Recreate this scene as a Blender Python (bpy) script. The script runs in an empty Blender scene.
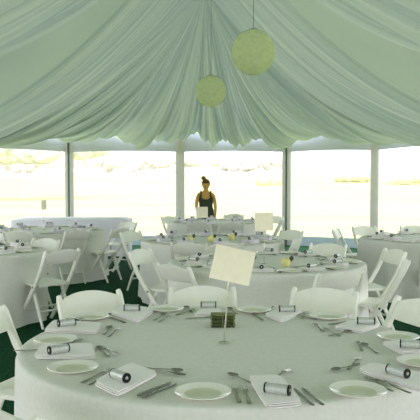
import bpy, math, random
from mathutils import Vector, Matrix

random.seed(11)
SC = bpy.context.scene
COL = SC.collection
PI = math.pi
CAM_H, FPX, PITCH = 1.49, 680.0, math.atan(28 / 680.0)
TOP = 0.745                                   # height of a laid table top


# ------------------------------------------------------------------ camera
cam_data = bpy.data.cameras.new('camera')
cam = bpy.data.objects.new('camera', cam_data)
COL.objects.link(cam)
cam.location = (0, 0, CAM_H)
cam.rotation_euler = (PI / 2 - PITCH, 0, 0)
cam_data.sensor_width = 36
cam_data.sensor_fit = 'HORIZONTAL'
cam_data.lens = 36 * FPX / 420.0
cam_data.clip_end = 3000
SC.camera = cam


def at(px, py, z):
    """point of the horizontal plane z seen at a pixel of the photograph"""
    u, v = (px - 210) / FPX, -(py - 210) / FPX
    c, s = math.cos(PITCH), math.sin(PITCH)
    d = Vector((u, c + v * s, -s + v * c))
    k = (z - CAM_H) / d.z
    return Vector((d.x * k, d.y * k, z))


# ------------------------------------------------------------------ materials
def lin(c):
    r = []
    for v in c:
        v = v / 255.0
        r.append(v / 12.92 if v <= 0.04045 else ((v + 0.055) / 1.055) ** 2.4)
    return (r[0], r[1], r[2], 1)


def mat(name, rgb, rough=0.6, var=0.06, scale=20.0, metal=0.0, bump=0.0, spec=0.4, sub=None, trans=0.0, stretch=None):
    m = bpy.data.materials.new(name)
    m.use_nodes = True
    nt = m.node_tree
    nt.nodes.clear()
    out = nt.nodes.new('ShaderNodeOutputMaterial')
    b = nt.nodes.new('ShaderNodeBsdfPrincipled')
    tc = nt.nodes.new('ShaderNodeTexCoord')
    mp = nt.nodes.new('ShaderNodeMapping')
    if stretch:
        mp.inputs['Scale'].default_value = stretch
    nt.links.new(tc.outputs['Object'], mp.inputs['Vector'])
    n = nt.nodes.new('ShaderNodeTexNoise')
    n.inputs['Scale'].default_value = scale
    n.inputs['Detail'].default_value = 4
    nt.links.new(mp.outputs['Vector'], n.inputs['Vector'])
    rp = nt.nodes.new('ShaderNodeValToRGB')
    base = lin(rgb)
    lo = tuple(max(0, c * (1 - var * 1.6)) for c in base[:3]) + (1,)
    hi = tuple(min(1, c * (1 + var)) for c in base[:3]) + (1,)
    rp.color_ramp.elements[0].position = 0.3
    rp.color_ramp.elements[1].position = 0.7
    rp.color_ramp.elements[0].color = lo
    rp.color_ramp.elements[1].color = hi
    nt.links.new(n.outputs['Fac'], rp.inputs['Fac'])
    nt.links.new(rp.outputs['Color'], b.inputs['Base Color'])
    b.inputs['Roughness'].default_value = rough
    b.inputs['Metallic'].default_value = metal
    b.inputs['Specular IOR Level'].default_value = spec
    if bump:
        bp = nt.nodes.new('ShaderNodeBump')
        bp.inputs['Strength'].default_value = bump
        bp.inputs['Distance'].default_value = 0.01
        nt.links.new(n.outputs['Fac'], bp.inputs['Height'])
        nt.links.new(bp.outputs['Normal'], b.inputs['Normal'])
    if trans > 0:
        t = nt.nodes.new('ShaderNodeBsdfTranslucent')
        nt.links.new(rp.outputs['Color'], t.inputs['Color'])
        mx = nt.nodes.new('ShaderNodeMixShader')
        mx.inputs['Fac'].default_value = trans
        nt.links.new(b.outputs['BSDF'], mx.inputs[1])
        nt.links.new(t.outputs['BSDF'], mx.inputs[2])
        nt.links.new(mx.outputs['Shader'], out.inputs['Surface'])
    else:
        nt.links.new(b.outputs['BSDF'], out.inputs['Surface'])
    return m


def vinyl():
    m = bpy.data.materials.new('clear_vinyl')
    m.use_nodes = True
    nt = m.node_tree
    nt.nodes.clear()
    out = nt.nodes.new('ShaderNodeOutputMaterial')
    t = nt.nodes.new('ShaderNodeBsdfTransparent')
    t.inputs['Color'].default_value = (0.97, 0.98, 0.97, 1)
    g = nt.nodes.new('ShaderNodeBsdfGlossy')
    g.inputs['Roughness'].default_value = 0.12
    n = nt.nodes.new('ShaderNodeTexNoise')
    n.inputs['Scale'].default_value = 1.3
    bp = nt.nodes.new('ShaderNodeBump')
    bp.inputs['Strength'].default_value = 0.15
    nt.links.new(n.outputs['Fac'], bp.inputs['Height'])
    nt.links.new(bp.outputs['Normal'], g.inputs['Normal'])
    mx = nt.nodes.new('ShaderNodeMixShader')
    mx.inputs['Fac'].default_value = 0.035
    nt.links.new(t.outputs['BSDF'], mx.inputs[1])
    nt.links.new(g.outputs['BSDF'], mx.inputs[2])
    nt.links.new(mx.outputs['Shader'], out.inputs['Surface'])
    return m


M = {
    'cloth': mat('white_table_linen', (226, 226, 214), 0.85, 0.03, 60, bump=0.05, spec=0.15),
    'buffet_cloth': mat('lilac_lit_linen', (232, 230, 236), 0.85, 0.03, 40, bump=0.05, spec=0.15),  # white cloth, with the lilac cast of daylight put into its colour
    'napkin': mat('white_napkin_linen', (250, 246, 240), 0.85, 0.015, 80, bump=0.05, spec=0.15),
    'napkin_far': mat('lilac_lit_napkin_linen', (254, 250, 255), 0.85, 0.01, 80, bump=0.05, spec=0.15, trans=0.12),  # same white linen as the others, tinted with the lilac light at the back
    'hem': mat('napkin_stitching', (205, 196, 180), 0.9, 0.04, 80),
    'resin': mat('white_resin', (238, 238, 222), 0.42, 0.02, 15, spec=0.4),
    'china': mat('ivory_china', (244, 242, 228), 0.16, 0.02, 10, spec=0.6),
    'well': mat('plate_well_glaze', (222, 222, 192), 0.2, 0.03, 12, spec=0.6),
    'steel': mat('table_steel', (150, 152, 138), 0.25, 0.06, 60, metal=0.9),
    'chrome': mat('stand_chrome', (205, 205, 190), 0.22, 0.04, 30, metal=0.8),
    'foil': mat('silver_grey_foil', (196, 200, 190), 0.35, 0.08, 120, metal=0.25, bump=0.1),
    'black': mat('black_plastic', (14, 16, 14), 0.35, 0.1, 40),
    'card': mat('cream_card', (250, 242, 216), 0.7, 0.02, 30),
    'leaf': mat('dark_green_leaf', (62, 74, 34), 0.55, 0.25, 60, bump=0.3),
    'leaf_rim': mat('olive_leaf_rim', (112, 118, 62), 0.55, 0.2, 60, bump=0.3),
    'yellow': mat('pale_yellow_wax', (226, 220, 140), 0.45, 0.06, 30),
    'dark_leaf': mat('brown_green_leaf', (66, 70, 44), 0.5, 0.2, 60),
    'drape': mat('pale_green_white_voile', (162, 173, 160), 0.9, 0.05, 3, spec=0.05, trans=0.13),
    'drape_hem': mat('sunlit_voile_hem', (214, 222, 172), 0.9, 0.05, 3, spec=0.05, trans=0.45),  # yellow-green glow of sun and lawn put into the hem's colour
    'wall': mat('white_tent_canvas', (178, 186, 190), 0.8, 0.03, 6, bump=0.1, spec=0.15, trans=0.04),
    'post': mat('grey_white_post_sleeve', (190, 190, 182), 0.75, 0.04, 8, bump=0.15, trans=0.09),
    'pole': mat('grey_green_metal_pole', (74, 96, 84), 0.5, 0.1, 12, metal=0.3),
    'skirt': mat('grey_blue_canvas_skirt', (168, 186, 196), 0.8, 0.05, 5, trans=0.1),
    'paper': mat('pale_green_paper', (238, 246, 214), 0.85, 0.06, 26, bump=0.25, spec=0.1, trans=0.45),
    'cord': mat('dark_cord', (84, 100, 82), 0.7, 0.1, 40),
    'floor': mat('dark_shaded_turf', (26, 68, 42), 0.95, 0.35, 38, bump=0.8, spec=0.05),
    'lawn': mat('sunlit_dry_lawn', (166, 168, 122), 0.95, 0.10, 0.12, spec=0.05, stretch=(0.35, 1.6, 1)),
    'rise': mat('sunlit_straw_bank', (174, 171, 122), 0.95, 0.12, 0.25, spec=0.05, stretch=(0.4, 2, 1)),
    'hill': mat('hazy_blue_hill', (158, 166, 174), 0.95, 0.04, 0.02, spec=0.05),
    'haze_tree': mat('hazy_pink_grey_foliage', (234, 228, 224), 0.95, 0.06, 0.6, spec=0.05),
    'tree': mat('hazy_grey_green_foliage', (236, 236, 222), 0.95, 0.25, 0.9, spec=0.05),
    'bush': mat('straw_yellow_foliage', (214, 210, 156), 0.95, 0.2, 2, spec=0.05),
    'bark': mat('haze_pale_bark', (222, 220, 208), 0.9, 0.2, 6),  # bright outdoor haze put into the bark colour
    'skin': mat('tanned_skin', (200, 156, 82), 0.55, 0.04, 20),
    'hair': mat('brown_blonde_hair', (120, 92, 44), 0.6, 0.2, 60, bump=0.3),
    'dress': mat('dark_green_black_cloth', (52, 62, 42), 0.85, 0.12, 40),
    'eye': mat('eye_dark', (40, 30, 22), 0.3, 0.05, 20),
    'lip': mat('lip_rose', (150, 88, 72), 0.5, 0.05, 20),
    'vinyl': vinyl(),
}


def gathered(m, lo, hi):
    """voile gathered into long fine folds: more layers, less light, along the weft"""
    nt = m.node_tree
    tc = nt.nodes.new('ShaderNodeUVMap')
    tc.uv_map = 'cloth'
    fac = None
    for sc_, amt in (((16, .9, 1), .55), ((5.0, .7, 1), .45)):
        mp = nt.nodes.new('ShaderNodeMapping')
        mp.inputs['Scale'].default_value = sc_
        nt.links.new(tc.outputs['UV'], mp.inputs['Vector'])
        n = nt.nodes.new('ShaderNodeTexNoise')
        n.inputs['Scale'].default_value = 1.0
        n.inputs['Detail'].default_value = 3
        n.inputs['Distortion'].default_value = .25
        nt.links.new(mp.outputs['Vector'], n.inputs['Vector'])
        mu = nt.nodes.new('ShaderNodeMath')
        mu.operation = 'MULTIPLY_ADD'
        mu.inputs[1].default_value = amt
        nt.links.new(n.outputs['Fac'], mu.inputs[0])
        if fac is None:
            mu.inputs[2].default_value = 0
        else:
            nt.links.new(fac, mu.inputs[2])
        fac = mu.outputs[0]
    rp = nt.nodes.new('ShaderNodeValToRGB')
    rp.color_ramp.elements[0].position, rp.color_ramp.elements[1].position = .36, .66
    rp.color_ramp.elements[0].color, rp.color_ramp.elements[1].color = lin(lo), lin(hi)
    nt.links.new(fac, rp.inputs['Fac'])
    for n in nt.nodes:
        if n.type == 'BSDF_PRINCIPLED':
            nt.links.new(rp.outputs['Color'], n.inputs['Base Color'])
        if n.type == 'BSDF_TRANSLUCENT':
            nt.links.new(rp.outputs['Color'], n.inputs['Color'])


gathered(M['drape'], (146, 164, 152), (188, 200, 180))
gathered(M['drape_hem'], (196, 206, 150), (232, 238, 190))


# ------------------------------------------------------------------ mesh helpers
class MB:
    def __init__(s):
        s.v, s.f = [], []

    def add(s, vs, fs):
        o = len(s.v)
        s.v += [tuple(p) for p in vs]
        s.f += [tuple(i + o for i in f) for f in fs]
        return s

    def box(s, c, size, rot=None, bev=0.0):
        sx, sy, sz = (d / 2 for d in size)
        b = min(bev, sx * .9, sy * .9, sz * .9)
        if b <= 0:
            vs = [Vector((x, y, z)) for x in (-sx, sx) for y in (-sy, sy) for z in (-sz, sz)]
            fs = [(0, 1, 3, 2), (4, 6, 7, 5), (0, 4, 5, 1), (2, 3, 7, 6), (0, 2, 6, 4), (1, 5, 7, 3)]
        else:
            ring = []
            for (cx, cy, a0) in ((sx - b, sy - b, 0), (-sx + b, sy - b, 90), (-sx + b, -sy + b, 180), (sx - b, -sy + b, 270)):
                for k in range(4):
                    a = math.radians(a0 + 30 * k)
                    ring.append((cx, cy, math.cos(a), math.sin(a)))
            n = len(ring)
            vs, fs = [], []
            for (off, z) in ((-b, -sz), (-b * .3, -sz + b * .3), (0, -sz + b), (0, sz - b), (-b * .3, sz - b * .3), (-b, sz)):
                for (cx, cy, ca, sa) in ring:
                    vs.append(Vector((cx + (b + off) * ca, cy + (b + off) * sa, z)))
            for j in range(5):
                for i in range(n):
                    fs.append((j * n + i, j * n + (i + 1) % n, (j + 1) * n + (i + 1) % n, (j + 1) * n + i))
            fs.append(tuple(reversed(range(n))))
            fs.append(tuple(5 * n + i for i in range(n)))
        R = rot or Matrix.Identity(3)
        return s.add([R @ v + Vector(c) for v in vs], fs)

    def tube(s, pts, rad, n=8, caps=True):
        pts = [Vector(p) for p in pts]
        m = len(pts)
        rads = rad if isinstance(rad, (list, tuple)) else [rad] * m
        vs, fs = [], []
        up = Vector((0, 0, 1))
        prev = None
        for i, p in enumerate(pts):
            t = (pts[min(i + 1, m - 1)] - pts[max(i - 1, 0)]).normalized()
            if prev is None:
                a = t.cross(up if abs(t.z) < .9 else Vector((1, 0, 0))).normalized()
            else:
                a = (prev - t * prev.dot(t)).normalized()
            prev = a
            b = t.cross(a)
            for k in range(n):
                q = 2 * PI * k / n
                vs.append(p + (a * math.cos(q) + b * math.sin(q)) * rads[i])
        for i in range(m - 1):
            for k in range(n):
                fs.append((i * n + k, i * n + (k + 1) % n, (i + 1) * n + (k + 1) % n, (i + 1) * n + k))
        if caps:
            fs.append(tuple(reversed(range(n))))
            fs.append(tuple((m - 1) * n + k for k in range(n)))
        return s.add(vs, fs)

    def sweep(s, pts, wx, wd):
        """bar with rounded rectangular section swept in the YZ plane; wx = width along X, wd = depth"""
        pts = [Vector(p) for p in pts]
        m = len(pts)
        prof = []
        r = min(wx, wd) * .32
        for (cx, cy, a0) in ((wx / 2 - r, wd / 2 - r, 0), (-wx / 2 + r, wd / 2 - r, 90), (-wx / 2 + r, -wd / 2 + r, 180), (wx / 2 - r, -wd / 2 + r, 270)):
            for k in range(3):
                a = math.radians(a0 + 45 * k)
                prof.append((cx + r * math.cos(a), cy + r * math.sin(a)))
        n = len(prof)
        vs, fs = [], []
        for i, p in enumerate(pts):
            t = (pts[min(i + 1, m - 1)] - pts[max(i - 1, 0)]).normalized()
            a = Vector((1, 0, 0))
            b = t.cross(a).normalized()
            k = .72 if i in (0, m - 1) else 1
            for (u, w) in prof:
                vs.append(p + a * u * k + b * w * k)
        for i in range(m - 1):
            for k in range(n):
                fs.append((i * n + k, i * n + (k + 1) % n, (i + 1) * n + (k + 1) % n, (i + 1) * n + k))
        fs.append(tuple(reversed(range(n))))
        fs.append(tuple((m - 1) * n + k for k in range(n)))
        return s.add(vs, fs)

    def lathe(s, prof, n=24, c=(0, 0, 0), sx=1.0, sy=1.0, rot=None):
        c = Vector(c)
        R = rot or Matrix.Identity(3)
        vs, fs, rows = [], [], []
        for (r, z) in prof:
            if r < 1e-6:
                rows.append([len(vs)])
                vs.append(R @ Vector((0, 0, z)) + c)
            else:
                rows.append([len(vs) + k for k in range(n)])
                for k in range(n):
                    a = 2 * PI * k / n
                    vs.append(R @ Vector((r * sx * math.cos(a), r * sy * math.sin(a), z)) + c)
        for A, B in zip(rows, rows[1:]):
            for k in range(n):
                a0, a1 = A[k % len(A)], A[(k + 1) % n % len(A)]
                b0, b1 = B[k % len(B)], B[(k + 1) % n % len(B)]
                if len(A) == 1 and len(B) == 1:
                    continue
                if len(A) == 1:
                    fs.append((a0, b1, b0))
                elif len(B) == 1:
                    fs.append((a0, a1, b0))
                else:
                    fs.append((a0, a1, b1, b0))
        return s.add(vs, fs)

    def ball(s, c, r, n=16, m=10, rot=None):
        rx, ry, rz = r if isinstance(r, (tuple, list)) else (r, r, r)
        prof = [(math.sin(PI * i / m), -math.cos(PI * i / m)) for i in range(m + 1)]
        R = rot or Matrix.Identity(3)
        R = R @ Matrix.Diagonal((rx, ry, rz))
        return s.lathe(prof, n, c, rot=R)

    def grid(s, fn, nu, nv, closed=False):
        vs = [fn(i / (nu if closed else nu - 1), j / (nv - 1)) for j in range(nv) for i in range(nu)]
        fs = []
        for j in range(nv - 1):
            for i in range(nu if closed else nu - 1):
                i2 = (i + 1) % nu
                fs.append((j * nu + i, j * nu + i2, (j + 1) * nu + i2, (j + 1) * nu + i))
        return s.add(vs, fs)

    def build(s, name, m, parent=None, smooth=True, loc=None):
        me = bpy.data.meshes.new(name)
        me.from_pydata(s.v, [], s.f)
        me.validate()
        if smooth:
            me.polygons.foreach_set('use_smooth', [True] * len(me.polygons))
        me.update()
        me.materials.append(m)
        o = bpy.data.objects.new(name, me)
        COL.objects.link(o)
        if parent:
            o.parent = parent
        if loc is not None:
            o.location = loc
        if smooth:
            try:
                me.set_sharp_from_angle(angle=math.radians(42))
            except Exception:
                pass
        return o


def tag(o, label=None, cat=None, group=None, kind=None):
    for k, v in (('label', label), ('category', cat), ('group', group), ('kind', kind)):
        if v:
            o[k] = v
    return o


def empty(name, loc=(0, 0, 0), rz=0.0):
    o = bpy.data.objects.new(name, None)
    COL.objects.link(o)
    o.empty_display_size = .05
    o.location = loc
    o.rotation_euler = (0, 0, rz)
    return o


def copy_tree(o, parent=None):
    c = o.copy()
    COL.objects.link(c)
    c.parent = parent
    for k in ('label', 'group'):
        if parent is None and k in c:
            del c[k]
    for ch in [x for x in ALL_CHILDREN(o)]:
        copy_tree(ch, c)
    return c


def ALL_CHILDREN(o):
    return list(o.children)


class Kind:
    """the first call places the prototype itself, later calls place copies"""
    def __init__(s, proto, cat):
        s.p, s.cat, s.used = proto, cat, False

    def put(s, loc, rz, label, group=None, rot=None):
        o = copy_tree(s.p) if s.used else s.p
        s.used = True
        o.location = loc
        o.rotation_euler = rot if rot else (0, 0, rz)
        tag(o, label, s.cat, group)
        return o


# ------------------------------------------------------------------ the setting
EAVE = [(-5.2, -8.0), (-5.2, 6.0), (-5.2, 8.7), (-5.2, 11.4), (-5.1, 14.0), (-3.31, 16.0), (-0.70, 16.0), (1.80, 16.0), (3.66, 15.1),
        (4.75, 12.9), (5.0, 10.4), (5.1, 7.8), (5.1, -8.0)]

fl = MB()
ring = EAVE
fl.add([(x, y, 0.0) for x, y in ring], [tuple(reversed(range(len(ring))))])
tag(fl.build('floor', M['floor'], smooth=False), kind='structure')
lw = MB()
lw.add([(-700, -30, -.03), (700, -30, -.03), (700, 60, -.03), (-700, 60, -.03)], [(0, 1, 2, 3)])
tag(lw.build('lawn', M['lawn'], smooth=False), kind='structure')


def rise(u, v):
    x = -300 + 600 * u
    y = 60 + 90 * v
    t = v * v * (3 - 2 * v)
    h = (3.0 + .5 * math.sin(x * .043 + 1) + .3 * math.sin(x * .13)) * t
    return (x, y, -.03 + h)


tag(MB().grid(rise, 120, 14).build('lawn_rise', M['rise']), kind='structure')


def hill(u, v):
    x = -900 + 1800 * u
    h = 14 + 3 * math.sin(x * .006 + .6) + 1.2 * math.sin(x * .021)
    return (x, 520 + 160 * v, -2 + h * math.sin(PI * .5 * min(1, v * 1.2)))


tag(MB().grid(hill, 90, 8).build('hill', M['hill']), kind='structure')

# --- ceiling lining: a ridge towards the camera that ends in a fan of voile at the far end
RIDGE_X, RIDGE_Y, RIDGE_Z = -0.07, 10.2, 4.34
HEM = [(-400, 134), (-60, 137), (0, 131), (30, 127), (66, 138), (95, 134), (140, 139), (190, 133), (230, 141), (262, 137), (287, 141),
       (335, 130), (385, 137), (420, 136), (480, 131), (900, 134)]


def hem_z(x, y):
    if y < 7:
        return 2.6
    px = 210 + FPX * x / y
    for (a, ya), (b, yb) in zip(HEM, HEM[1:]):
        if a <= px <= b:
            k = (px - a) / (b - a)
            k = k * k * (3 - 2 * k)
            v = ya + (yb - ya) * k
            return CAM_H + (182 - v) / FPX * y
    return 2.6


def poly_len(pts):
    L = [0]
    for (a, b), (c, d) in zip(pts, pts[1:]):
        L.append(L[-1] + math.hypot(c - a, d - b))
    return L


PL = poly_len(EAVE)


def eave(s):
    s = max(0, min(PL[-1] - 1e-6, s))
    for i in range(len(PL) - 1):
        if s <= PL[i + 1]:
            k = (s - PL[i]) / (PL[i + 1] - PL[i])
            return (EAVE[i][0] + (EAVE[i + 1][0] - EAVE[i][0]) * k, EAVE[i][1] + (EAVE[i + 1][1] - EAVE[i][1]) * k)


def s_of(x, y):
    best = None
    for i in range(int(PL[-1] / .02)):
        e = eave(i * .02)
        d = math.hypot(e[0] - x, e[1] - y)
        if best is None or d < best[0]:
            best = (d, i * .02)
    return best[1]


rr = random.Random(5)
WAVES = [(lam * (0.85 + .3 * rr.random()), rr.random() * 6.28, rr.random() * 6.28) for lam in (.10, .135, .19, .27, .41, .66, 1.05)]
# seams between the voile panels, at eave positions
SEAMS = [0, s_of(-5.2, 3.0), s_of(-5.15, 12.6), s_of(-2.72, 16), s_of(1.15, 16), s_of(4.0, 14.4), s_of(5.1, 4.0), PL[-1]]


def panel(s):
    for a, b in zip(SEAMS, SEAMS[1:]):
        if a <= s <= b:
            return (s - a) / (b - a)
    return 0


def sm(x, a, b):
    t = max(0, min(1, (x - a) / (b - a)))
    return t * t * (3 - 2 * t)


def pleat(a):
    return 1 - 2 * abs(math.sin(a / 2)) ** .7


def drape(u, v):
    s = u * PL[-1]
    ex, ey = eave(s)
    L = .16                                     # hang just inside the wall
    ry = min(RIDGE_Y, ey) if ey < RIDGE_Y - 2 else RIDGE_Y - max(0, (RIDGE_Y + 2.0 - ey)) * .5 if ey < RIDGE_Y + 2 else RIDGE_Y
    rx = RIDGE_X
    d = math.hypot(ex - rx, ey - ry)
    k = (d - L) / d
    ex, ey = rx + (ex - rx) * k, ry + (ey - ry) * k
    ez = hem_z(ex, ey)
    t = v ** 1.0
    x, y = rx + (ex - rx) * t, ry + (ey - ry) * t
    z = ez + (RIDGE_Z - ez) * (1 - t) ** 2.25
    q = panel(s)
    amp = math.sin(PI * t ** .8) * (1 - t) * 1.7 if t > 0 else 0
    z -= (.75 * math.sin(PI * q) ** .8 - .30) * amp * (.45 + .55 * t)
    # pleats
    p = 0
    for i, (lam, f0, f1) in enumerate(WAVES):
        p += lam * (.10 if lam < .3 else .115 * (1 - .75 * sm(t, .75, 1))) * pleat(2 * PI * s / lam + f0 + .5 * math.sin(3 * t + f1)) * (1 + .5 * math.sin(s * 1.7 + f1 + 4 * t))
    w = min(1, t * 1.7)
    hemk = 1 - .62 * sm(t, .86, 1)
    z += p * w * 1.15 * hemk
    if d > 0:
        x -= (ex - rx) / d * p * w * .6
        y -= (ey - ry) / d * p * w * .6
    return (x, y, z)


NU, NV = 2400, 46
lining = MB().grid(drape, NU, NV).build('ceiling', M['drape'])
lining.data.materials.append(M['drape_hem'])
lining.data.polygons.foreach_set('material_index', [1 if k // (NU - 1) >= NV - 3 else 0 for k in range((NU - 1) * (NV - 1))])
uvl = lining.data.uv_layers.new(name='cloth')
vi = [0] * len(lining.data.loops)
lining.data.loops.foreach_get('vertex_index', vi)
uvs = []
for k in vi:
    uvs += [(k % NU) / (NU - 1) * PL[-1], (k // NU) / (NV - 1)]
uvl.data.foreach_set('uv', uvs)
tag(lining, kind='structure')

# --- perimeter: canvas valance, skirts, sleeve posts, clear vinyl windows
SIDE = {1: 'left', 2: 'left', 3: 'left', 4: 'left', 5: 'back', 6: 'back', 7: 'right', 8: 'right', 9: 'right', 10: 'right'}
LOW, SKIRT = 2.19, 0.22
nwin = 0
for i, side in SIDE.items():
    (x0, y0), (x1, y1) = EAVE[i], EAVE[i + 1]
    d = Vector((x1 - x0, y1 - y0, 0))
    L = d.length
    d.normalize()

    def strip(z0, z1, off, seed, nz=5):
        nrm = Vector((d.y, -d.x, 0))

        def f(u, v):
            p = Vector((x0, y0, 0)) + d * (L * u) + nrm * (off + .012 * math.sin(u * L * 5 + seed) * math.sin(PI * u))
            sag = .025 * math.sin(PI * u) if (v == 0 and z0 > 1) else 0
            return (p.x, p.y, z0 + (z1 - z0) * v + sag)
        return f
    w = MB()
    w.grid(strip(LOW, 2.98, 0, i), 30, 5)
    tag(w.build('wall_%s' % side, M['wall']), kind='structure')
    k = MB()
    k.grid(strip(-.02, SKIRT, .0, i * 2), 30, 3)
    tag(k.build('baseboard_%s' % side, M['skirt']), kind='structure')
    nwin += 1
    g = MB()
    g.grid(strip(SKIRT - .02, LOW + .03, -.012, i * 3), 12, 4)
    tag(g.build('window_%d' % nwin, M['vinyl']), kind='structure')
for i in range(1, 12):
    x, y = EAVE[i]
    a = Vector((EAVE[i + 1][0] - EAVE[i - 1][0], EAVE[i + 1][1] - EAVE[i - 1][1], 0)).normalized()
    R = Matrix(((a.x, -a.y, 0), (a.y, a.x, 0), (0, 0, 1)))
    nrm = Vector((a.y, -a.x, 0))
    if nrm.dot(Vector((0, 8, 0)) - Vector((x, y, 0))) < 0:
        nrm = -nrm
    t = MB()
    w = .17
    prof = [(-.105, -.0), (-.10, .035), (-.06, .05), (0, .055), (.06, .05), (.10, .035), (.105, .0)]

    def sleeve(u, v):
        k = u * (len(prof) - 1)
        j = min(len(prof) - 2, int(k))
        f = k - j
        px_, py_ = (prof[j][c] + (prof[j + 1][c] - prof[j][c]) * f for c in (0, 1))
        return (x + a.x * px_ + nrm.x * py_, y + a.y * px_ + nrm.y * py_, 2.7 * v)
    t.grid(sleeve, 25, 12)
    tag(t.build('trim_%d' % i, M['post']), kind='structure')
    if i in (5, 7):
        t = MB()
        p = Vector((x, y, 0)) + nrm * .085 - a * (.03 if i == 5 else -.0)
        t.tube([(p.x, p.y, 0), (p.x, p.y, 2.62)], .022, 10)
        tag(t.build('trim_%d' % (20 + i), M['pole']), kind='structure')

# ------------------------------------------------------------------ paper lanterns
def lantern(px, py, Y, d, ceil_z, label):
    X = (px - 210) / FPX * Y
    Z = CAM_H + (182 - py) / FPX * Y
    root = empty('paper_lantern', (X, Y, Z))
    tag(root, label, 'lantern', 'round paper lanterns')
    prof = []
    r = d / 2
    for i in range(61):
        a = PI * (.06 + .88 * i / 60)
        rr_ = r * (1 + .006 * math.cos(i * PI))
        prof.append((rr_ * math.sin(a), -rr_ * 1.05 * math.cos(a)))
    b = MB()
    b.lathe(prof, 40)
    b.build('lamp_shade', M['paper'], root)
    c = MB()
    top = r * 1.05 * math.cos(PI * .06)
    c.lathe([(0, top + .012), (r * .22, top + .004), (r * .24, top - .012), (r * .2, top - .02)], 20)
    c.build('cap', M['cord'], root)
    c = MB()
    c.tube([(0, 0, top), (0.002, 0, (ceil_z - Z) * .5), (0, 0, ceil_z - Z)], .0025, 6)
    c.build('cord', M['cord'], root)


lantern(253, 53.5, 6.35, .40, 4.12, 'larger looking round pale green paper lantern, hanging higher and to the right')
lantern(211, 92, 9.1, .40, 4.25, 'smaller looking round pale green paper lantern, hanging lower beside the centre')


# ------------------------------------------------------------------ tables
def round_cloth(cx, cy, label, R=.915, seed=0, folds=1.0):
    q = random.Random(seed)
    ph = [(q.randint(5, 9), q.random() * 6.28, .5), (q.randint(11, 15), q.random() * 6.28, .32), (q.randint(19, 26), q.random() * 6.28, .16)]
    rows = [(0.0, 0.0), (.3, 0), (.6, 0), (.85, 0), (.96, 0), (1 - .012, -.0015), (1.0, -.008), (1.006, -.022)]
    rows = [(R * a, TOP + z) for a, z in rows]
    for k in range(1, 15):
        rows.append((None, TOP - .022 - (TOP - .028) * k / 14))
    n = 200
    vs, fs = [], []
    for (r, z) in rows:
        for i in range(n):
            a = 2 * PI * i / n
            if r is None:
                t = (TOP - .022 - z) / TOP
                w = sum(am * math.sin(m * a + f + .8 * t * math.sin(a * 2 + f)) for m, f, am in ph)
                rr_ = R * 1.006 + .018 * t + folds * .048 * (t ** .8) * (w + .25)
            else:
                rr_ = r
            zz = z + (.0008 * math.sin(7 * a) * math.sin(9 * rr_) if r is not None and r > 0 else 0)
            vs.append((rr_ * math.cos(a), rr_ * math.sin(a), zz))
    for j in range(len(rows) - 1):
        for i in range(n):
            i2 = (i + 1) % n
            fs.append((j * n + i, (j + 1) * n + i, (j + 1) * n + i2, j * n + i2))
    o = MB().add(vs, fs).build('tablecloth', M['cloth'])
    o.location = (cx, cy, 0)
    tag(o, label, 'tablecloth', 'white round tablecloths')
    return o


T_FRONT, T_SECOND, T_THIRD, T_FAR = (.06, 3.14), (.53, 6.36), (.03, 8.75), (.12, 12.75)
T_LEFT, T_LEFTBACK, T_RIGHT = (-2.74, 7.4), (-2.56, 10.6), (2.92, 9.0)
round_cloth(*T_FRONT, 'white floor-length cloth covering the nearest and largest looking round table', .925, 1)
round_cloth(*T_SECOND, 'white cloth on the second round table, directly behind the nearest one', .915, 2)
round_cloth(*T_THIRD, 'white cloth on the middle round table, behind the second one', .915, 3)
round_cloth(*T_FAR, 'white cloth on the farthest round table, in front of the woman', .915, 4)
round_cloth(*T_LEFT, 'white cloth on the round table cut off by the left edge', .915, 5)
round_cloth(*T_LEFTBACK, 'white cloth on the round table standing before the long back-left table', .915, 6)
round_cloth(*T_RIGHT, 'white cloth on the round table cut off by the right edge', .915, 7)

# long buffet table under cloth, back left
bx0, bx1, by0, by1 = -4.0, -1.62, 13.55, 14.3


def buffet(u, v):
    a = u * 2 * PI
    n = 4
    hx, hy = (bx1 - bx0) / 2, (by1 - by0) / 2
    c, s_ = math.cos(a), math.sin(a)
    e = .12
    X = hx * (abs(c) ** e) * (1 if c >= 0 else -1)
    Y = hy * (abs(s_) ** e) * (1 if s_ >= 0 else -1)
    if v < .3:
        k = v / .3
        return (X * k, Y * k, .76)
    t = (v - .3) / .7
    w = .022 * t * (math.sin(X * 14) + math.sin(Y * 17 + 1) + .6 * math.sin(X * 31))
    return (X * (1 + .008 * t) + w * c, Y * (1 + .02 * t) + w * s_, .76 - .754 * t)


b = MB().grid(buffet, 240, 16, closed=True)
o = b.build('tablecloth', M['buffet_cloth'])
o.location = ((bx0 + bx1) / 2, (by0 + by1) / 2, 0)
tag(o, 'plain lilac-lit white cloth over the long empty rectangular table along the back-left windows', 'tablecloth')


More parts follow.
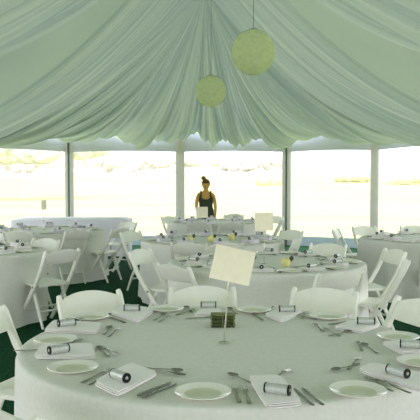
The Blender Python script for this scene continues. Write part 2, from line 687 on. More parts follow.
# ------------------------------------------------------------------ folding chair
def make_chair():
    root = empty('folding_chair')
    # sitter faces +Y
    def rail_pts():
        P = [(-.315, .80), (-.300, .77), (-.27, .70), (-.225, .60), (-.165, .50), (-.10, .41), (-.03, .31), (.06, .19), (.14, .085), (.205, 0.0)]
        return P
    s = MB()
    # seat : slightly dished slab, rounded front
    def seat_pt(x, y, top):
        dish = -.010 * max(0, 1 - (x / .17) ** 2) * max(0, 1 - ((y - .02) / .2) ** 2)
        return (x, y, .452 + .02 * (y - .0) + (dish if top else -.034))
    nx, ny = 14, 12
    vs, fs = [], []
    for top in (1, 0):
        for j in range(ny + 1):
            v = j / ny
            y = -.165 + .385 * v
            hw = .178 + .018 * v - (.04 * max(0, (v - .86) / .14) ** 2)
            for i in range(nx + 1):
                u = -1 + 2 * i / nx
                e = .006 if (i in (0, nx) or j in (0, ny)) else 0
                p = seat_pt(u * hw, y, top)
                vs.append((p[0], p[1], p[2] + (-e if top else e)))
    W = nx + 1
    N = W * (ny + 1)
    for j in range(ny):
        for i in range(nx):
            a = j * W + i
            fs.append((a, a + 1, a + W + 1, a + W))
            fs.append((N + a, N + a + W, N + a + W + 1, N + a + 1))
    edge = [i for i in range(W)] + [j * W + nx for j in range(1, ny + 1)] + [ny * W + i for i in range(nx - 1, -1, -1)] + [j * W for j in range(ny - 1, 0, -1)]
    for a, b_ in zip(edge, edge[1:] + edge[:1]):
        fs.append((a, N + a, N + b_, b_))
    s.add(vs, fs)
    s.build('seat', M['resin'], root)
    # backrest: arched, bowed backwards
    b = MB()
    nu, nz = 19, 7
    vs, fs = [], []
    for face in (0, 1):
        for j in range(nz):
            v = j / (nz - 1)
            for i in range(nu):
                u = -1 + 2 * i / (nu - 1)
                z0 = .660 + .012 * u * u
                z1 = .808 - .040 * abs(u) ** 2.2
                z = z0 + (z1 - z0) * v
                yr = -.27 - (z - .70) * .45
                y = yr - .032 * (1 - u * u) + (.011 if face else -.011) * (1 if 0 < j < nz - 1 else .5)
                vs.append((u * .197, y, z))
    N = nu * nz
    for j in range(nz - 1):
        for i in range(nu - 1):
            a = j * nu + i
            fs.append((a, a + 1, a + nu + 1, a + nu))
            fs.append((N + a, N + a + nu, N + a + nu + 1, N + a + 1))
    edge = [i for i in range(nu)] + [j * nu + nu - 1 for j in range(1, nz)] + [(nz - 1) * nu + i for i in range(nu - 2, -1, -1)] + [j * nu for j in range(nz - 2, 0, -1)]
    for a, c in zip(edge, edge[1:] + edge[:1]):
        fs.append((a, N + a, N + c, c))
    b.add(vs, fs)
    b.build('backrest', M['resin'], root)
    for sx in (-1, 1):
        r = MB()
        r.sweep([(sx * (.205 + .008 * (1 - z / .8)), y, z) for y, z in rail_pts()], .030, .046)
        ro = r.build('side_rail', M['resin'], root)
        k = MB()
        R = Matrix.Rotation(PI / 2, 3, 'Y')
        k.lathe([(0, -.006), (.010, -.006), (.010, .006), (0, .006)], 10, (sx * .222, -.105, .42), rot=R)
        k.build('bolt', M['steel'], ro)
        l = MB()
        l.sweep([(sx * .178, -.02, .435), (sx * .178, -.06, .35), (sx * .18, -.13, .2), (sx * .182, -.215, .0)], .026, .036)
        l.build('leg', M['resin'], root)
    st = MB()
    st.tube([(-.208, .075, .17), (.208, .075, .17)], .011, 8)
    st.build('stretcher', M['resin'], root)
    st = MB()
    st.tube([(-.18, -.145, .165), (.18, -.145, .165)], .011, 8)
    st.build('stretcher', M['resin'], root)
    return root


CHAIR = Kind(make_chair(), 'chair')


def chair(px, ytop, target, label, twist=0.0, mind=.80, backh=.79):
    """a chair whose back top shows at (px, ytop), turned to face a table (target = its centre)"""
    p = at(px, ytop, backh)
    f = Vector((target[0] - p.x, target[1] - p.y, 0)).normalized()
    f = Matrix.Rotation(math.radians(twist), 3, 'Z') @ f
    o = Vector((p.x, p.y, 0)) + f * .33
    v = o - Vector((target[0], target[1], 0))
    if v.length < mind:
        o = Vector((target[0], target[1], 0)) + v.normalized() * mind
    rz = math.atan2(-f.x, f.y)
    CHAIR.put((o.x, o.y, 0), rz, label, 'white folding chairs')
    return o


WF = 'white folding chair '
# around the nearest table
chair(88, 294, T_FRONT, WF + 'behind the nearest table, left of the big sign')
chair(202, 289, T_FRONT, WF + 'behind the nearest table, straight behind the big sign')
chair(326, 291, T_FRONT, WF + 'behind the nearest table, right of the big sign', 2)
chair(423, 303, T_FRONT, WF + 'at the right end of the nearest table', -12)
chair(-25, 314, T_FRONT, WF + 'side-on at the left end of the nearest table', -2)
chair(-10, 408, T_FRONT, WF + 'closest to us, only its back top showing', -6, .9)
# around the second table
chair(174, 266, T_SECOND, WF + 'seen from behind, second table, left of big sign', 2)
chair(343, 274, T_SECOND, WF + 'seen from behind, second table, right of big sign', 4)
chair(138, 251, T_SECOND, WF + 'facing half to us at the left end of the second table', 0)
chair(329, 245, T_SECOND, WF + 'facing us across the second table at its far right', 0)
chair(408, 263, T_SECOND, WF + 'side-on right of the second table, nearer of two', 6)
chair(397, 251, T_SECOND, WF + 'right of the second table, farther of two', -8)
# around the left table
chair(64, 251, T_LEFT, WF + 'right of the left-edge table, its seat in view', -19)
chair(45, 240, T_LEFT, WF + 'facing us on the far side of the left-edge table', 12)
# around the back-left table
chair(79, 231, T_LEFTBACK, WF + 'seen from behind, right front of back-left table', 8)
chair(121, 229, T_LEFTBACK, WF + 'side-on at the right of the back-left round table', -4)
chair(130, 222.5, T_LEFTBACK, WF + 'below the corner of the long lilac-lit table', 0)
chair(20, 231.5, T_LEFTBACK, WF + 'seen from behind, left front of back-left table', -2)
# around the middle table
chair(129, 232, T_THIRD, WF + 'facing half to us at the left of the middle table', 0)
chair(188, 244, T_THIRD, WF + 'seen from behind at the middle table, left one', 0)
chair(224, 243.5, T_THIRD, WF + 'seen from behind at the middle table, right one', 4)
chair(293, 231, T_THIRD, WF + 'facing half to us at the right of the middle table', 0)
chair(284, 238, T_THIRD, WF + 'turned away from us at the right of the middle table', 0)
# around the far table
chair(168, 217, T_FAR, WF + 'side-on at the left end of the farthest table', 0)
chair(198, 223, T_FAR, WF + 'seen from behind at the farthest table, below the woman', 2)
chair(232, 223, T_FAR, WF + 'seen from behind at the farthest table, right of the woman', -2)
chair(234, 214.5, T_FAR, WF + 'facing us behind the farthest table, right of the woman', 0)
chair(277, 217, T_FAR, WF + 'facing left at the right end of the farthest table', 0)
chair(283, 220, T_FAR, WF + 'turned half away, right of the farthest table', 0)
# around the right table
chair(334, 230, T_RIGHT, WF + 'leftmost at the right-edge table, its slanted rail against the windows', 18)
chair(363, 227, T_RIGHT, WF + 'facing us, behind left side of right-edge table', 4)
chair(414, 226.5, T_RIGHT, WF + 'facing us behind the right-edge table', 0)
chair(440, 243, T_RIGHT, WF + 'seen from behind at the right-edge table', 0)


# ------------------------------------------------------------------ table ware prototypes
def make_plate():
    root = empty('side_plate')
    p = MB()
    r = .1
    p.lathe([(0, .0), (r * .62, .0), (r * .66, .003), (r * .98, .0125), (r, .0145), (r * .985, .0165), (r * .94, .0150), (r * .70, .0075), (r * .66, .0062), (r * .64, .0050)], 40)
    p.build('rim', M['china'], root)
    p = MB()
    p.lathe([(r * .655, .0062), (r * .60, .0040), (r * .3, .0036), (0, .0036)], 40)
    p.build('well', M['well'], root)
    return root


def make_tube():
    """favour tube along X, resting on z = 0"""
    root = empty('favour_tube')
    R = Matrix.Rotation(PI / 2, 3, 'Y')
    r, L = .018, .084
    b = MB()
    b.lathe([(r * .9, -L / 2 + .002), (r, -L / 2 + .004), (r * .985, -L / 4), (r, 0), (r * .985, L / 4), (r, L / 2 - .004), (r * .9, L / 2 - .002)], 22, (0, 0, r), rot=R)
    b.build('barrel', M['foil'], root)
    for sx in (-1, 1):
        e = MB()
        x = sx * L / 2
        e.lathe([(r * 1.01, x - sx * .003), (r * 1.04, x - sx * .0005), (r * .98, x + sx * .003), (r * .42, x + sx * .003), (r * .40, x), (0, x)], 22, (0, 0, r), rot=R)
        eo = e.build('end_cap', M['black'], root)
        d = MB()
        d.lathe([(r * .34, x - sx * .001), (r * .30, x + sx * .0035), (0, x + sx * .0042)], 12, (0, 0, r), rot=R)
        d.build('stud', M['foil'], eo)
    return root


def flat_profile(mb, pts, th, zf):
    """thin solid following half widths: pts = (x, half width), zf(x) = height of the mid line"""
    vs, fs = [], []
    for (x, w) in pts:
        z = zf(x)
        vs += [(x, -w, z), (x, -w * .55, z + th), (x, w * .55, z + th), (x, w, z), (x, w * .5, z - th * .4), (x, -w * .5, z - th * .4)]
    for i in range(len(pts) - 1):
        for k in range(6):
            fs.append((i * 6 + k, i * 6 + (k + 1) % 6, i * 6 + 6 + (k + 1) % 6, i * 6 + 6 + k))
    fs.append((5, 4, 3, 2, 1, 0))
    n = (len(pts) - 1) * 6
    fs.append(tuple(n + k for k in range(6)))
    mb.add(vs, fs)


def sm(x, a, b):
    t = max(0, min(1, (x - a) / (b - a)))
    return t * t * (3 - 2 * t)


def make_fork(L=.185):
    """head at +X end, handle end at -X, origin in the middle"""
    root = empty('fork')
    zf = lambda x: .004 + .007 * sm(x, -.02, .03) * (1 - sm(x, .05, .092)) + .004 * sm(x, .08, .0925)
    m = MB()
    flat_profile(m, [(-.0925, .0055), (-.085, .0085), (-.05, .0065), (0, .0035), (.02, .0035), (.032, .008), (.045, .0115)], .0018, zf)
    m.build('handle', M['steel'], root)
    t = MB()
    for k in range(4):
        y = -.0085 + k * .0057
        t.tube([(.043, y, zf(.043)), (.07, y, zf(.07)), (.0925, y * .95, zf(.0925))], [.0021, .0019, .0010], 6)
    t.build('tines', M['steel'], root)
    return root


def make_spoon():
    root = empty('spoon')
    zf = lambda x: .004 + .005 * sm(x, -.02, .03) * (1 - sm(x, .035, .06))
    m = MB()
    flat_profile(m, [(-.0875, .005), (-.08, .0085), (-.05, .006), (0, .0033), (.04, .0038)], .0018, zf)
    m.build('handle', M['steel'], root)
    b = MB()

    def bowl(u, v):
        a = 2 * PI * u
        r = v
        x = .062 + .027 * r * math.cos(a)
        w = .0185 * (1 - .12 * math.cos(a))
        y = w * r * math.sin(a)
        return (x, y, .0035 + .0065 * r * r)
    b.grid(bowl, 20, 7, closed=True)
    bo = b.build('bowl', M['steel'], root)
    sd = bo.modifiers.new('thickness', 'SOLIDIFY')
    sd.thickness = .0015
    return root


def make_knife():
    root = empty('knife')
    m = MB()
    zf = lambda x: .004
    flat_profile(m, [(-.1, .005), (-.094, .0085), (-.05, .0075), (-.01, .0055)], .0032, zf)
    m.build('handle', M['steel'], root)
    b = MB()
    flat_profile(b, [(-.01, .0050), (0, .0075), (.05, .0095), (.08, .0092), (.094, .006), (.1, .001)], .0013, zf)
    b.build('blade', M['steel'], root)
    return root


PLATE, TUBE = Kind(make_plate(), 'plate'), Kind(make_tube(), 'favour')
FORK, SPOON, KNIFE = Kind(make_fork(), 'fork'), Kind(make_spoon(), 'spoon'), Kind(make_knife(), 'knife')
CUT = {'fork': FORK, 'spoon': SPOON, 'knife': KNIFE}
ZT = TOP + .001
NAP_H = .020


def napkin_mesh(name, q, parent=None, seed=0):
    """folded napkin: three soft layers over the quad q (four XY points, counter clockwise)"""
    rnd = random.Random(seed)
    m = MB()
    c = sum((Vector(p) for p in q), Vector((0, 0))) / 4
    layers = [(1.0, 0, .0085), (.985, .0088, .0148), (.965, .0150, NAP_H)]
    for li, (sc, z0, z1) in enumerate(layers):
        sh = Vector((rnd.uniform(-.004, .004), rnd.uniform(-.004, .004)))
        n = 9
        vs, fs = [], []
        P = [Vector(p) * 1 for p in q]
        P = [c + (p - c) * sc + sh for p in P]
        for zi in (0, 1):
            for j in range(n):
                for i in range(n):
                    u, v = i / (n - 1), j / (n - 1)
                    # round the corners and edges
                    uu, vv = 2 * u - 1, 2 * v - 1
                    k = 1 - .035 * (abs(uu) ** 4) * (abs(vv) ** 4) * 2
                    p = (P[0] * (1 - u) + P[1] * u) * (1 - v) + (P[3] * (1 - u) + P[2] * u) * v
                    p = c + (p - c) * k
                    e = max(abs(uu), abs(vv)) ** 10
                    zz = (z0 + (z1 - z0) * .25 * e) if zi == 0 else (z1 - (z1 - z0) * .3 * e)
                    zz += .0009 * math.sin(7 * u + 3 * li + seed) * math.sin(6 * v + seed) * (zi if li == 2 else 0)
                    vs.append((p.x, p.y, zz))
        N = n * n
        for j in range(n - 1):
            for i in range(n - 1):
                a = j * n + i
                fs.append((N + a, N + a + 1, N + a + n + 1, N + a + n))
                fs.append((a, a + n, a + n + 1, a + 1))
        edge = [i for i in range(n)] + [j * n + n - 1 for j in range(1, n)] + [(n - 1) * n + i for i in range(n - 2, -1, -1)] + [j * n for j in range(n - 2, 0, -1)]
        for a, b_ in zip(edge, edge[1:] + edge[:1]):
            fs.append((a, b_, N + b_, N + a))
        m.add(vs, fs)
    return m.build(name, M['napkin'], parent)


def order_ccw(P):
    c = sum(P, Vector((0, 0))) / 4
    return sorted(P, key=lambda p: math.atan2(p.y - c.y, p.x - c.x))


# ------------------------------------------------------------------ nearest table, setting by setting (positions on its top)
PLACES = [
    # where, plate, napkin quad, tube ends, cutlery (kind, head, handle end)
    ('at the near edge of the front table', (203, 393.5), [(247, 377), (281, 377), (303, 404), (266, 408)], ((266, 388), (289, 391)),
     [('fork', (233, 383), (241, 406)), ('fork', (243, 383), (251, 408)), ('spoon', (235, 376.5), (251, 382.5)), ('fork', (286, 372), (272, 379)),
      ('knife', (294, 387), (314, 406)), ('knife', (303, 387), (323, 405))]),
    ('at the near left of the front table', (73, 368.5), [(93, 383), (118, 396), (159, 374), (131, 364)], ((111, 373), (129, 379.5)),
     [('fork', (113, 369), (78, 384)), ('fork', (119, 370), (84, 387)), ('spoon', (176, 371), (150, 368)), ('fork', (177, 374.5), (152, 371)),
      ('knife', (172, 381), (137, 396)), ('knife', (177, 383), (142, 398))]),
    ('at the left end of the front table', (55, 340.5), [(33, 358), (95, 358), (93, 345), (41, 346)], ((49, 351), (68, 348)),
     [('spoon', (97, 346), (110, 357.5)), ('fork', (117, 355), (105, 347.5)), ('knife', (27, 350), (46, 349)), ('fork', (77, 341.5), (66, 346.5))]),
    ('at the far left of the front table', (91, 317.5), [(43, 331), (98, 333), (103, 324), (53, 321)], ((58, 324), (75, 322)),
     [('spoon', (111, 326), (103, 335.5)), ('fork', (118, 329.5), (109, 336)), ('spoon', (80, 320), (88, 324))]),
    ('across the front table, left of its green bundle', (166, 309.5), [(110, 312.5), (139, 322), (156, 310), (126, 305)], ((124, 308), (140, 308)),
     [('spoon', (165, 314), (154, 320)), ('fork', (170, 316), (160, 321)), ('knife', (111, 317), (124, 322))]),
    ('across the front table, behind its green bundle', (254, 310.5), [(193, 316), (223, 316), (218, 308), (203, 308)], ((202, 305), (215, 305)),
     [('spoon', (186, 307), (192, 312)), ('fork', (190, 311), (181, 313.5)), ('knife', (194, 318), (211, 317)), ('spoon', (230, 309), (236, 313))]),
    ('across the front table, right of its sign', (328, 317), [(264, 315), (281, 322), (304, 312.5), (289, 308)], ((280, 309), (294, 309)),
     [('spoon', (253, 314), (263, 320)), ('fork', (275, 306.5), (268, 311)), ('spoon', (300, 316), (310, 318)), ('fork', (306, 312), (301, 319))]),
    ('at the far right of the front table', (398, 337.5), [(333, 328), (362, 332), (381, 325), (352, 321)], ((358, 321), (374, 321.5)),
     [('fork', (314, 324), (323, 331)), ('spoon', (348, 331.5), (332, 335)), ('fork', (325, 329), (338, 335)), ('knife', (333, 323.5), (353, 321))]),
    ('at the right end of the front table', (422, 363), [(382, 343), (404, 354.5), (432, 352), (412, 341)], ((402, 344), (419, 345)),
     [('fork', (356, 340), (363, 352)), ('spoon', (364, 345), (376, 352))]),
    ('at the near right of the front table', (358, 391.5), [(357, 370), (424, 393), (442, 379), (373, 364)], ((388, 369), (408, 374.5)),
     [('fork', (360, 375), (398, 394)), ('fork', (373, 379), (413, 394)), ('fork', (359, 359), (349, 368)), ('spoon', (333, 371), (358, 364))]),
]
NTH = {'fork': ['fork with its tines up beside the plate', 'fork next to it, one nearer the napkin', 'dessert fork above the napkin'], }
for pi, (where, pp, nq, tb, cut) in enumerate(PLACES):
    p = at(*pp, ZT + .005)
    PLATE.put((p.x, p.y, ZT), 0, 'round ivory side plate ' + where, 'side plates on the front table')
    q = order_ccw([at(x, y, ZT + .008).xy for x, y in nq])
    c = sum(q, Vector((0, 0))) / 4
    n = napkin_mesh('napkin', [p_ - c for p_ in q], None, pi)
    n.location = (c.x, c.y, ZT)
    tag(n, 'white folded napkin ' + where, 'napkin', 'folded napkins on the front table')
    a, b = at(*tb[0], ZT + NAP_H + .016), at(*tb[1], ZT + NAP_H + .016)
    mid, dv = (a + b) / 2, b - a
    TUBE.put((mid.x, mid.y, ZT + NAP_H + .0005), math.atan2(dv.y, dv.x), 'silver favour tube ' + where, 'favour tubes on the front table')
    seen = {}
    tot = {}
    for kd, h, e in cut:
        tot[kd] = tot.get(kd, 0) + 1
    for kd, h, e in cut:
        i = seen.get(kd, 0)
        seen[kd] = i + 1
        a, b = at(*h, ZT + .004), at(*e, ZT + .004)
        mid, dv = (a + b) / 2, a - b
        which = ''
        if tot[kd] > 1:
            xs = sorted([hh[0] for k2, hh, e2 in cut if k2 == kd])
            pos = xs.index(h[0])
            which = ', ' + (['leftmost', 'rightmost'] if tot[kd] == 2 else ['leftmost', 'middle', 'rightmost'] if tot[kd] == 3 else ['first', 'second', 'third', 'last'])[pos] + ' there'
            if tot[kd] == 2:
                which = which.replace('most there', ' one there')
        # cutlery leaning on a napkin edge is lifted by it
        pass
        obj = CUT[kd].put((mid.x, mid.y, ZT), math.atan2(dv.y, dv.x), 'steel %s %s%s' % (kd, where, which), 'cutlery on the front table')

# ------------------------------------------------------------------ blank number signs on chrome stands
def sign(x, y, label, roll=0.0, yaw=0.0, w=.186, h=.155, bottom=.28, lean=0.0):
    root = empty('sign_stand', (x, y, ZT), yaw)
    tag(root, label, 'sign', 'cream table signs on chrome stands')
    b = MB()
    b.lathe([(0, 0), (.026, 0), (.027, .003), (.022, .006), (.006, .009), (0, .010)], 24, sx=1.0, sy=1.0)
    b.build('base', M['chrome'], root)
    s = MB()
    top = bottom + .008
    s.tube([(0, 0, .006), (lean * .5, 0, top * .5), (lean, 0, top)], .0038, 8)
    st = s.build('stem', M['chrome'], root)
    k = MB()
    pts = [(lean + .014 * math.cos(a), 0.002, top + .010 + .014 * math.sin(a)) for a in [2 * PI * i / 16 for i in range(17)]]
    k.tube(pts, .0018, 6)
    k.build('clip', M['chrome'], st)
    c = MB()
    R = Matrix.Rotation(roll, 3, 'Y')
    ctr = Vector((lean, -.003, bottom)) + R @ Vector((0, 0, h / 2))
    c.box(ctr, (w, .003, h), R, .0)
    c.build('sign_panel', M['card'], root, smooth=False)
    return root


p = at(224, 343, ZT)
sign(p.x, p.y, 'large looking blank cream sign tilted on a thin stand on the nearest table', math.radians(12.5), 0, .186, .158, .285, .022)
p = at(264, 263.5, ZT)
sign(p.x, p.y, 'blank cream sign on a thin stand in the middle of the second table', math.radians(-1), .15, .172, .165, .30, 0)
p = at(202, 224.5, ZT)
sign(p.x, p.y, 'small looking blank cream sign on the farthest table in front of the woman', 0, 0, .205, .195, .115, 0)
p = at(44, 229.5, ZT)
sign(p.x, p.y, 'narrow looking blank sign turned edge-on on the back-left round table', 0, 1.3, .165, .15, .31, 0)

# dark green bundle behind the sign stand
p = at(223, 327.5, ZT)
root = empty('leaf_bundle', (p.x, p.y + .03, ZT), -.04)
tag(root, 'small dark green ribbed leaf bundle behind the nearest sign stand', 'bundle')
m = MB()
for j in range(3):
    z = .011 + j * .019
    for k in range(3):
        yy = -.024 + k * .024
        n_ = 18
        pts = [(-.06 + .12 * i / n_, yy + .0015 * math.sin(i * 1.3 + j), z + .0012 * math.sin(i * 2.1 + k + j)) for i in range(n_ + 1)]
        m.tube(pts, [.0115 + .001 * math.sin(i * 1.9 + j * 2) for i in range(n_ + 1)], 10)
m.build('rolled_leaves', M['leaf'], root)
m = MB()
for sx in (-.057, .057, 0.0):
    m.box((sx, 0, .031), (.006, .076, .064), None, .002)
m.build('binding', M['leaf_rim'], root)
m = MB()
m.box((0.0, 0, .063), (.126, .074, .006), None, .002)
m.build('top_leaf', M['leaf_rim'], root)


# ------------------------------------------------------------------ the other tables, laid like the nearest one
def make_napkin(w=.2, h=.15, m=None):
    o = napkin_mesh('napkin', [Vector((-w / 2, -h / 2)), Vector((w / 2, -h / 2)), Vector((w / 2, h / 2)), Vector((-w / 2, h / 2))], None, 77)


    if m:
        o.data.materials[0] = m
    return o


NAP, NAP_LILAC_LIT = Kind(make_napkin(), 'napkin'), Kind(make_napkin(.19, .15, M['napkin_far']), 'napkin')
TABLES = [
    (T_SECOND, 10, .15, 'on the second table', 'second table', 2),
    (T_THIRD, 10, .42, 'on the middle table', 'middle table', 1),
    (T_FAR, 9, .25, 'on the farthest table', 'farthest table', 1),
    (T_LEFT, 10, .05, 'on the left-edge table', 'left-edge table', 1),
    (T_LEFTBACK, 9, .3, 'on the back-left round table', 'back-left round table', 1),
    (T_RIGHT, 10, .5, 'on the right-edge table', 'right-edge table', 1),
]
q = random.Random(3)


def in_frame(x, y):
    px = 210 + FPX * x / y
    return -6 < px < 426


for (cx, cy), n, ph, where, nm, rich in TABLES:
    for k in range(n):
        a = ph + 2 * PI * k / n
        rad = Vector((math.cos(a), math.sin(a), 0))
        tan = Vector((-math.sin(a), math.cos(a), 0))
        C = Vector((cx, cy, 0))
        j = lambda s_: q.uniform(-s_, s_)
        npos = C + rad * (.70 + j(.02)) + tan * (.02 + j(.015))
        rz = a + PI / 2 + j(.15)
        if in_frame(npos.x, npos.y):
            hs = 1.0 if rich > 1 else 2.2
            (NAP_LILAC_LIT if nm in ('middle table', 'farthest table', 'back-left round table') else NAP).put((npos.x, npos.y, ZT), rz, 'white folded napkin with a favour tube ' + where, 'napkins ' + where).scale = (1, 1, hs)
            tp = npos + rad * j(.02) + tan * j(.02)
            TUBE.put((tp.x, tp.y, ZT + NAP_H * hs + .0005), rz + j(.5) if q.random() < .4 else PI / 2 + j(1.0), 'silver favour tube ' + where, 'favour tubes ' + where)
        pp = C + rad * (.74 + j(.01)) - tan * (.205 + j(.012))
        if in_frame(pp.x, pp.y):
            PLATE.put((pp.x, pp.y, ZT), 0, 'round ivory side plate ' + where, 'side plates ' + where)
        if rich >= 1:
            items = [('fork', -.118 + .025, .72, 0), ('knife', .155, .72, 0), ('spoon', .03, .545, PI / 2)]
            if rich >= 2:
                items += [('fork', -.075 - .045, .72, 0), ('knife', .178, .72, 0), ('fork', .02, .515, -PI / 2)]
            for kd, dt, dr, extra in items:
                ip = C + rad * dr + tan * dt
                if kd == 'fork' and dr > .6:
                    continue_ok = True
                if in_frame(ip.x, ip.y):
                    CUT[kd].put((ip.x, ip.y, ZT), a + PI + extra + j(.08), 'steel %s laid at a place setting %s' % (kd, where), '%ss %s' % (kd if kd != 'knife' else 'knive', where))


# ornaments: pale yellow ball with a dark leaf
def make_ornament():
    root = empty('table_ornament')
    b = MB()
    b.ball((0, 0, .042), (.042, .042, .042), 20, 14)
    b.build('ball', M['yellow'], root)
    l = MB()

    def leaf(u, v):
        x = (u - .5) * .05 * math.sin(PI * min(.98, max(.02, v)))
        return (.042 + x * .8 + .01 * v, -.012 + .01 * (2 * u - 1) ** 2, .045 + .06 * v)
    l.grid(leaf, 7, 10)
    lo = l.build('leaf', M['dark_leaf'], root)
    sd = lo.modifiers.new('thickness', 'SOLIDIFY')
    sd.thickness = .002
    return root


ORN = Kind(make_ornament(), 'ornament')
for px, py, lb in ((286, 267, 'yellow ball ornament with dark leaf right of the second table\'s sign'),
                   (249, 266, 'pale yellow ball ornament with a dark leaf half behind the nearest sign'),
                   (190, 242, 'pale yellow ball ornament on the middle table, leftmost of three'),
                   (211, 242, 'pale yellow ball ornament on the middle table, second of three'),
                   (232, 240, 'pale yellow ball ornament on the middle table, rightmost of three')):
    p = at(px, py, ZT)
    ORN.put((p.x, p.y, ZT), 0, lb, 'yellow ball ornaments')


# ------------------------------------------------------------------ the woman
def skin_body(name, nodes, edges, m, parent=None, sub=2):
    me = bpy.data.meshes.new(name + '_skeleton')
    me.from_pydata([n[0] for n in nodes], edges, [])
    o = bpy.data.objects.new(name + '_skeleton', me)
    COL.objects.link(o)
    md = o.modifiers.new('skin', 'SKIN')
    md.use_smooth_shade = True
    for i, n in enumerate(nodes):
        sv = me.skin_vertices[0].data[i]
        sv.radius = n[1] if isinstance(n[1], tuple) else (n[1], n[1])
        sv.use_root = (i == 0)
    ss = o.modifiers.new('sub', 'SUBSURF')
    ss.levels = ss.render_levels = sub
    dg = bpy.context.evaluated_depsgraph_get()
    dg.update()
    me2 = bpy.data.meshes.new_from_object(o.evaluated_get(dg))
    bpy.data.objects.remove(o)
    me2.name = name
    me2.materials.clear()
    me2.materials.append(m)
    me2.polygons.foreach_set('use_smooth', [True] * len(me2.polygons))
    r = bpy.data.objects.new(name, me2)
    COL.objects.link(r)
    if parent:
        r.parent = parent
    return r


WX, WY = -.085, 14.15
# local frame: she faces -Y (towards us), x to our right
N = [
    ((.0, .0, .90), (.155, .11)),      # 0 pelvis
    ((.0, .0, 1.02), (.125, .095)),    # 1 waist
    ((.0, -.02, 1.16), (.135, .10)),   # 2 chest
    ((.0, -.03, 1.27), (.12, .085)),   # 3 upper chest
    ((.0, -.05, 1.345), .052),         # 4 neck
    ((.0, -.07, 1.40), .05),           # 5 neck top
    ((.0, -.085, 1.455), (.098, .102)),  # 6 face
    ((.0, -.075, 1.52), (.112, .118)),  # 7 skull
    ((-.155, -.03, 1.275), .05),       # 8 shoulder (our left)
    ((-.195, -.03, 1.13), .043),       # 9
    ((-.205, -.05, 1.01), .037),       # 10 elbow
    ((-.175, -.19, .93), .031),        # 11
    ((-.145, -.29, .90), .024),        # 12 wrist
    ((.155, -.03, 1.265), .05),        # 13 shoulder (our right)
    ((.19, -.02, 1.12), .043),         # 14
    ((.205, -.03, 1.0), .037),         # 15 elbow
    ((.205, -.09, .89), .031),         # 16
    ((.20, -.12, .81), .024),          # 17 wrist
    ((-.085, .0, .80), .088),          # 18 hip
    ((-.09, -.01, .48), .058),         # 19 knee
    ((-.095, .02, .28), .05),          # 20 calf
    ((-.095, .02, .07), .034),         # 21 ankle
    ((-.10, -.10, .03), .032),         # 22 toe
    ((.085, .0, .80), .088),
    ((.09, -.01, .48), .058),
    ((.095, .02, .28), .05),
    ((.095, .02, .07), .034),
    ((.10, -.10, .03), .032),
]
E = [(0, 1), (1, 2), (2, 3), (3, 4), (4, 5), (5, 6), (6, 7), (3, 8), (8, 9), (9, 10), (10, 11), (11, 12), (3, 13), (13, 14), (14, 15), (15, 16), (16, 17),
     (0, 18), (18, 19), (19, 20), (20, 21), (21, 22), (0, 23), (23, 24), (24, 25), (25, 26), (26, 27)]


def hand(wrist, fwd, side, down):
    """palm, four unequal bent fingers and a thumb, as skeleton nodes appended after a wrist"""
    wi = wrist
    w = Vector(N[wi][0])
    f, s_, d = Vector(fwd).normalized(), Vector(side).normalized(), Vector(down).normalized()
    palm = len(N)
    N.append((tuple(w + f * .045), (.028, .014)))
    E.append((wi, palm))
    for k, (off, ln) in enumerate(((-.027, .070), (-.009, .080), (.009, .074), (.026, .058))):
        a = len(N)
        b0 = w + f * .088 + s_ * off
        N.append((tuple(b0), .0095))
        N.append((tuple(b0 + f * ln * .5 + d * .008), .0085))
        N.append((tuple(b0 + f * ln * .85 + d * .028), .007))
        E.extend([(palm, a), (a, a + 1), (a + 1, a + 2)])
    a = len(N)
    N.append((tuple(w + f * .045 - s_ * .042 + d * .006), .011))
    N.append((tuple(w + f * .085 - s_ * .056 + d * .018), .009))
    E.extend([(palm, a), (a, a + 1)])


hand(12, (.15, -.95, -.25), (1, .1, 0), (0, -.2, -1))
hand(17, (-.05, -.45, -.9), (.3, 1, -.4), (-1, 0, -.2))
body = skin_body('person', N, E, M['skin'])
body.location = (WX, WY, 0)
body.scale = (.97, .97, .97)
tag(body, 'woman in dark sleeveless top, hair in a bun, behind the farthest table', 'person')
# face
f = MB()
f.tube([(0, -.160, 1.502), (0, -.172, 1.478), (0, -.176, 1.466), (0, -.160, 1.458)], [.007, .010, .013, .008], 8)
f.build('nose', M['skin'], body)
for sx in (-1, 1):
    f = MB()
    f.ball((sx * .030, -.150, 1.506), (.012, .008, .007), 12, 8)
    f.build('eye', M['eye'], body)
    f = MB()
    f.ball((sx * .072, -.07, 1.488), (.010, .018, .028), 12, 8)
    f.build('ear', M['skin'], body)
f = MB()
f.ball((0, -.150, 1.432), (.022, .012, .007), 12, 8)
f.build('mouth', M['lip'], body)
# hair pulled back into a bun on top
h = MB()


def cap(u, v):
    a = 2 * PI * u
    t = v * PI * .60
    front = max(0, -math.sin(a))
    t *= 1 - .40 * front ** 2
    return (.092 * math.sin(t) * math.cos(a), -.066 + .106 * math.sin(t) * math.sin(a), 1.508 + .096 * math.cos(t))


h.grid(cap, 28, 10, closed=True)
h.ball((-.05, -.04, 1.618), (.052, .052, .046), 16, 10)
h.build('hair', M['hair'], body)
# sleeveless top and skirt: one garment with straps
d = MB()


def dress(u, v):
    a = 2 * PI * u
    K = [(.45, .175, .135), (.62, .178, .14), (.80, .182, .145), (.92, .172, .130), (1.02, .142, .112), (1.10, .150, .118), (1.19, .158, .126), (1.245, .150, .118)]
    x = v * (len(K) - 1)
    i = min(len(K) - 2, int(x))
    k = x - i
    z, rx, ry = (K[i][c] + (K[i + 1][c] - K[i][c]) * k for c in range(3))
    yo = -.02 * max(0, (z - 1.0) / .2)
    neck = .085 * max(0, -math.sin(a)) ** 3 * max(0, (v - .8) / .2)
    return (rx * math.cos(a), yo + ry * math.sin(a), z - neck)


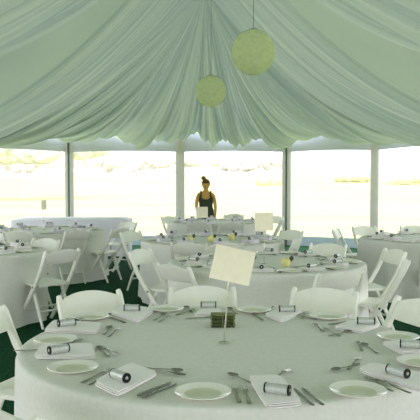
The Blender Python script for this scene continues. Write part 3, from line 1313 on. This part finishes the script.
d.grid(dress, 40, 26, closed=True)
for sx in (-1, 1):
    d.tube([(sx * .10, -.125, 1.205), (sx * .105, -.115, 1.27), (sx * .105, -.04, 1.345), (sx * .10, .04, 1.30), (sx * .095, .085, 1.225)], [.018, .016, .015, .016, .018], 8)
d.build('dress', M['dress'], body)

# ------------------------------------------------------------------ outside: hazy trees and straw bushes
def blob(m, c, r, seed, n=1):
    g = random.Random(seed)
    for k in range(n):
        o = Vector((g.uniform(-1, 1) * r[0] * .7, g.uniform(-1, 1) * r[1] * .6, g.uniform(-.5, .7) * r[2] * .7))
        s_ = g.uniform(.35, .6)
        rr_ = tuple(x * s_ for x in r)
        f1, f2 = g.random() * 6, g.random() * 6

        def P(u, v, rr_=rr_, o=o, f1=f1, f2=f2):
            a, t = 2 * PI * u, PI * v
            w = 1 + .14 * math.sin(5 * a + f1) * math.sin(4 * t + f2) + .08 * math.sin(11 * a + f2) * math.sin(9 * t)
            return (c[0] + o.x + rr_[0] * w * math.sin(t) * math.cos(a), c[1] + o.y + rr_[1] * w * math.sin(t) * math.sin(a), c[2] + o.z + rr_[2] * w * math.cos(t))
        m.grid(P, 24, 14, closed=True)


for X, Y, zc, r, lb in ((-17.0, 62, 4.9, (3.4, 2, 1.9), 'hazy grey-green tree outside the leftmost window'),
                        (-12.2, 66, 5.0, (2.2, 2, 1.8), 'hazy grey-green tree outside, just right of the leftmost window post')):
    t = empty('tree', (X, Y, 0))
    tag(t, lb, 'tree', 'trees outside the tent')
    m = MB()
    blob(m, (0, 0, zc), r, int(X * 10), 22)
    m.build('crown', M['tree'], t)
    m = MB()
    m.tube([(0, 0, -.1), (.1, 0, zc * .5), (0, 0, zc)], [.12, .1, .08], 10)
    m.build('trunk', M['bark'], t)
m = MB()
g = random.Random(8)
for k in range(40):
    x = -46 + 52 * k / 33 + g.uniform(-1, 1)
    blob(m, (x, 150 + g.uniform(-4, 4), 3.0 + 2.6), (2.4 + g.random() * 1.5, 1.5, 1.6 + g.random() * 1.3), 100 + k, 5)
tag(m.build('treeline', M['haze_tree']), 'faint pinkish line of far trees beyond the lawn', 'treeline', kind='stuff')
for X, Y, w, lb in ((8.0, 92, 1.5, 'small straw bush on the lawn rise, left of the right dark pole'),
                    (21.0, 100, 2.2, 'straw-yellow bush on the lawn rise between the two right-hand posts'),
                    (27.5, 96, 2.4, 'straw-yellow bush on the lawn rise near the right edge')):
    m = MB()
    hz = 3.1 * sm((Y - 60) / 90, 0, 1)
    blob(m, (0, 0, .35), (w, .8, .9), int(X), 12)
    o = m.build('bush', M['bush'], loc=(X, Y, hz))
    tag(o, lb, 'bush', 'bushes outside the tent')

# ------------------------------------------------------------------ light
w = bpy.data.worlds.new('sky')
SC.world = w
w.use_nodes = True
nt = w.node_tree
nt.nodes.clear()
wo = nt.nodes.new('ShaderNodeOutputWorld')
bg = nt.nodes.new('ShaderNodeBackground')
tc = nt.nodes.new('ShaderNodeTexCoord')
sx = nt.nodes.new('ShaderNodeSeparateXYZ')
rp = nt.nodes.new('ShaderNodeValToRGB')
rp.color_ramp.elements[0].position = .0
rp.color_ramp.elements[0].color = (.90, .91, 1.0, 1)
rp.color_ramp.elements[1].position = .6
rp.color_ramp.elements[1].color = (.80, .84, 1.0, 1)
nt.links.new(tc.outputs['Generated'], sx.inputs['Vector'])
nt.links.new(sx.outputs['Z'], rp.inputs['Fac'])
nt.links.new(rp.outputs['Color'], bg.inputs['Color'])
bg.inputs['Strength'].default_value = 3.2
nt.links.new(bg.outputs['Background'], wo.inputs['Surface'])

ld = bpy.data.lights.new('sun', 'SUN')
ld.energy = 5.5
ld.angle = math.radians(3)
ld.color = (1.0, .97, .86)
sun = bpy.data.objects.new('sun', ld)
COL.objects.link(sun)
sun.rotation_euler = (math.radians(-38), math.radians(12), 0)

SC.view_settings.view_transform = 'Standard'
SC.view_settings.look = 'None'
SC.view_settings.exposure = 0.13
SC.view_settings.gamma = 1.0
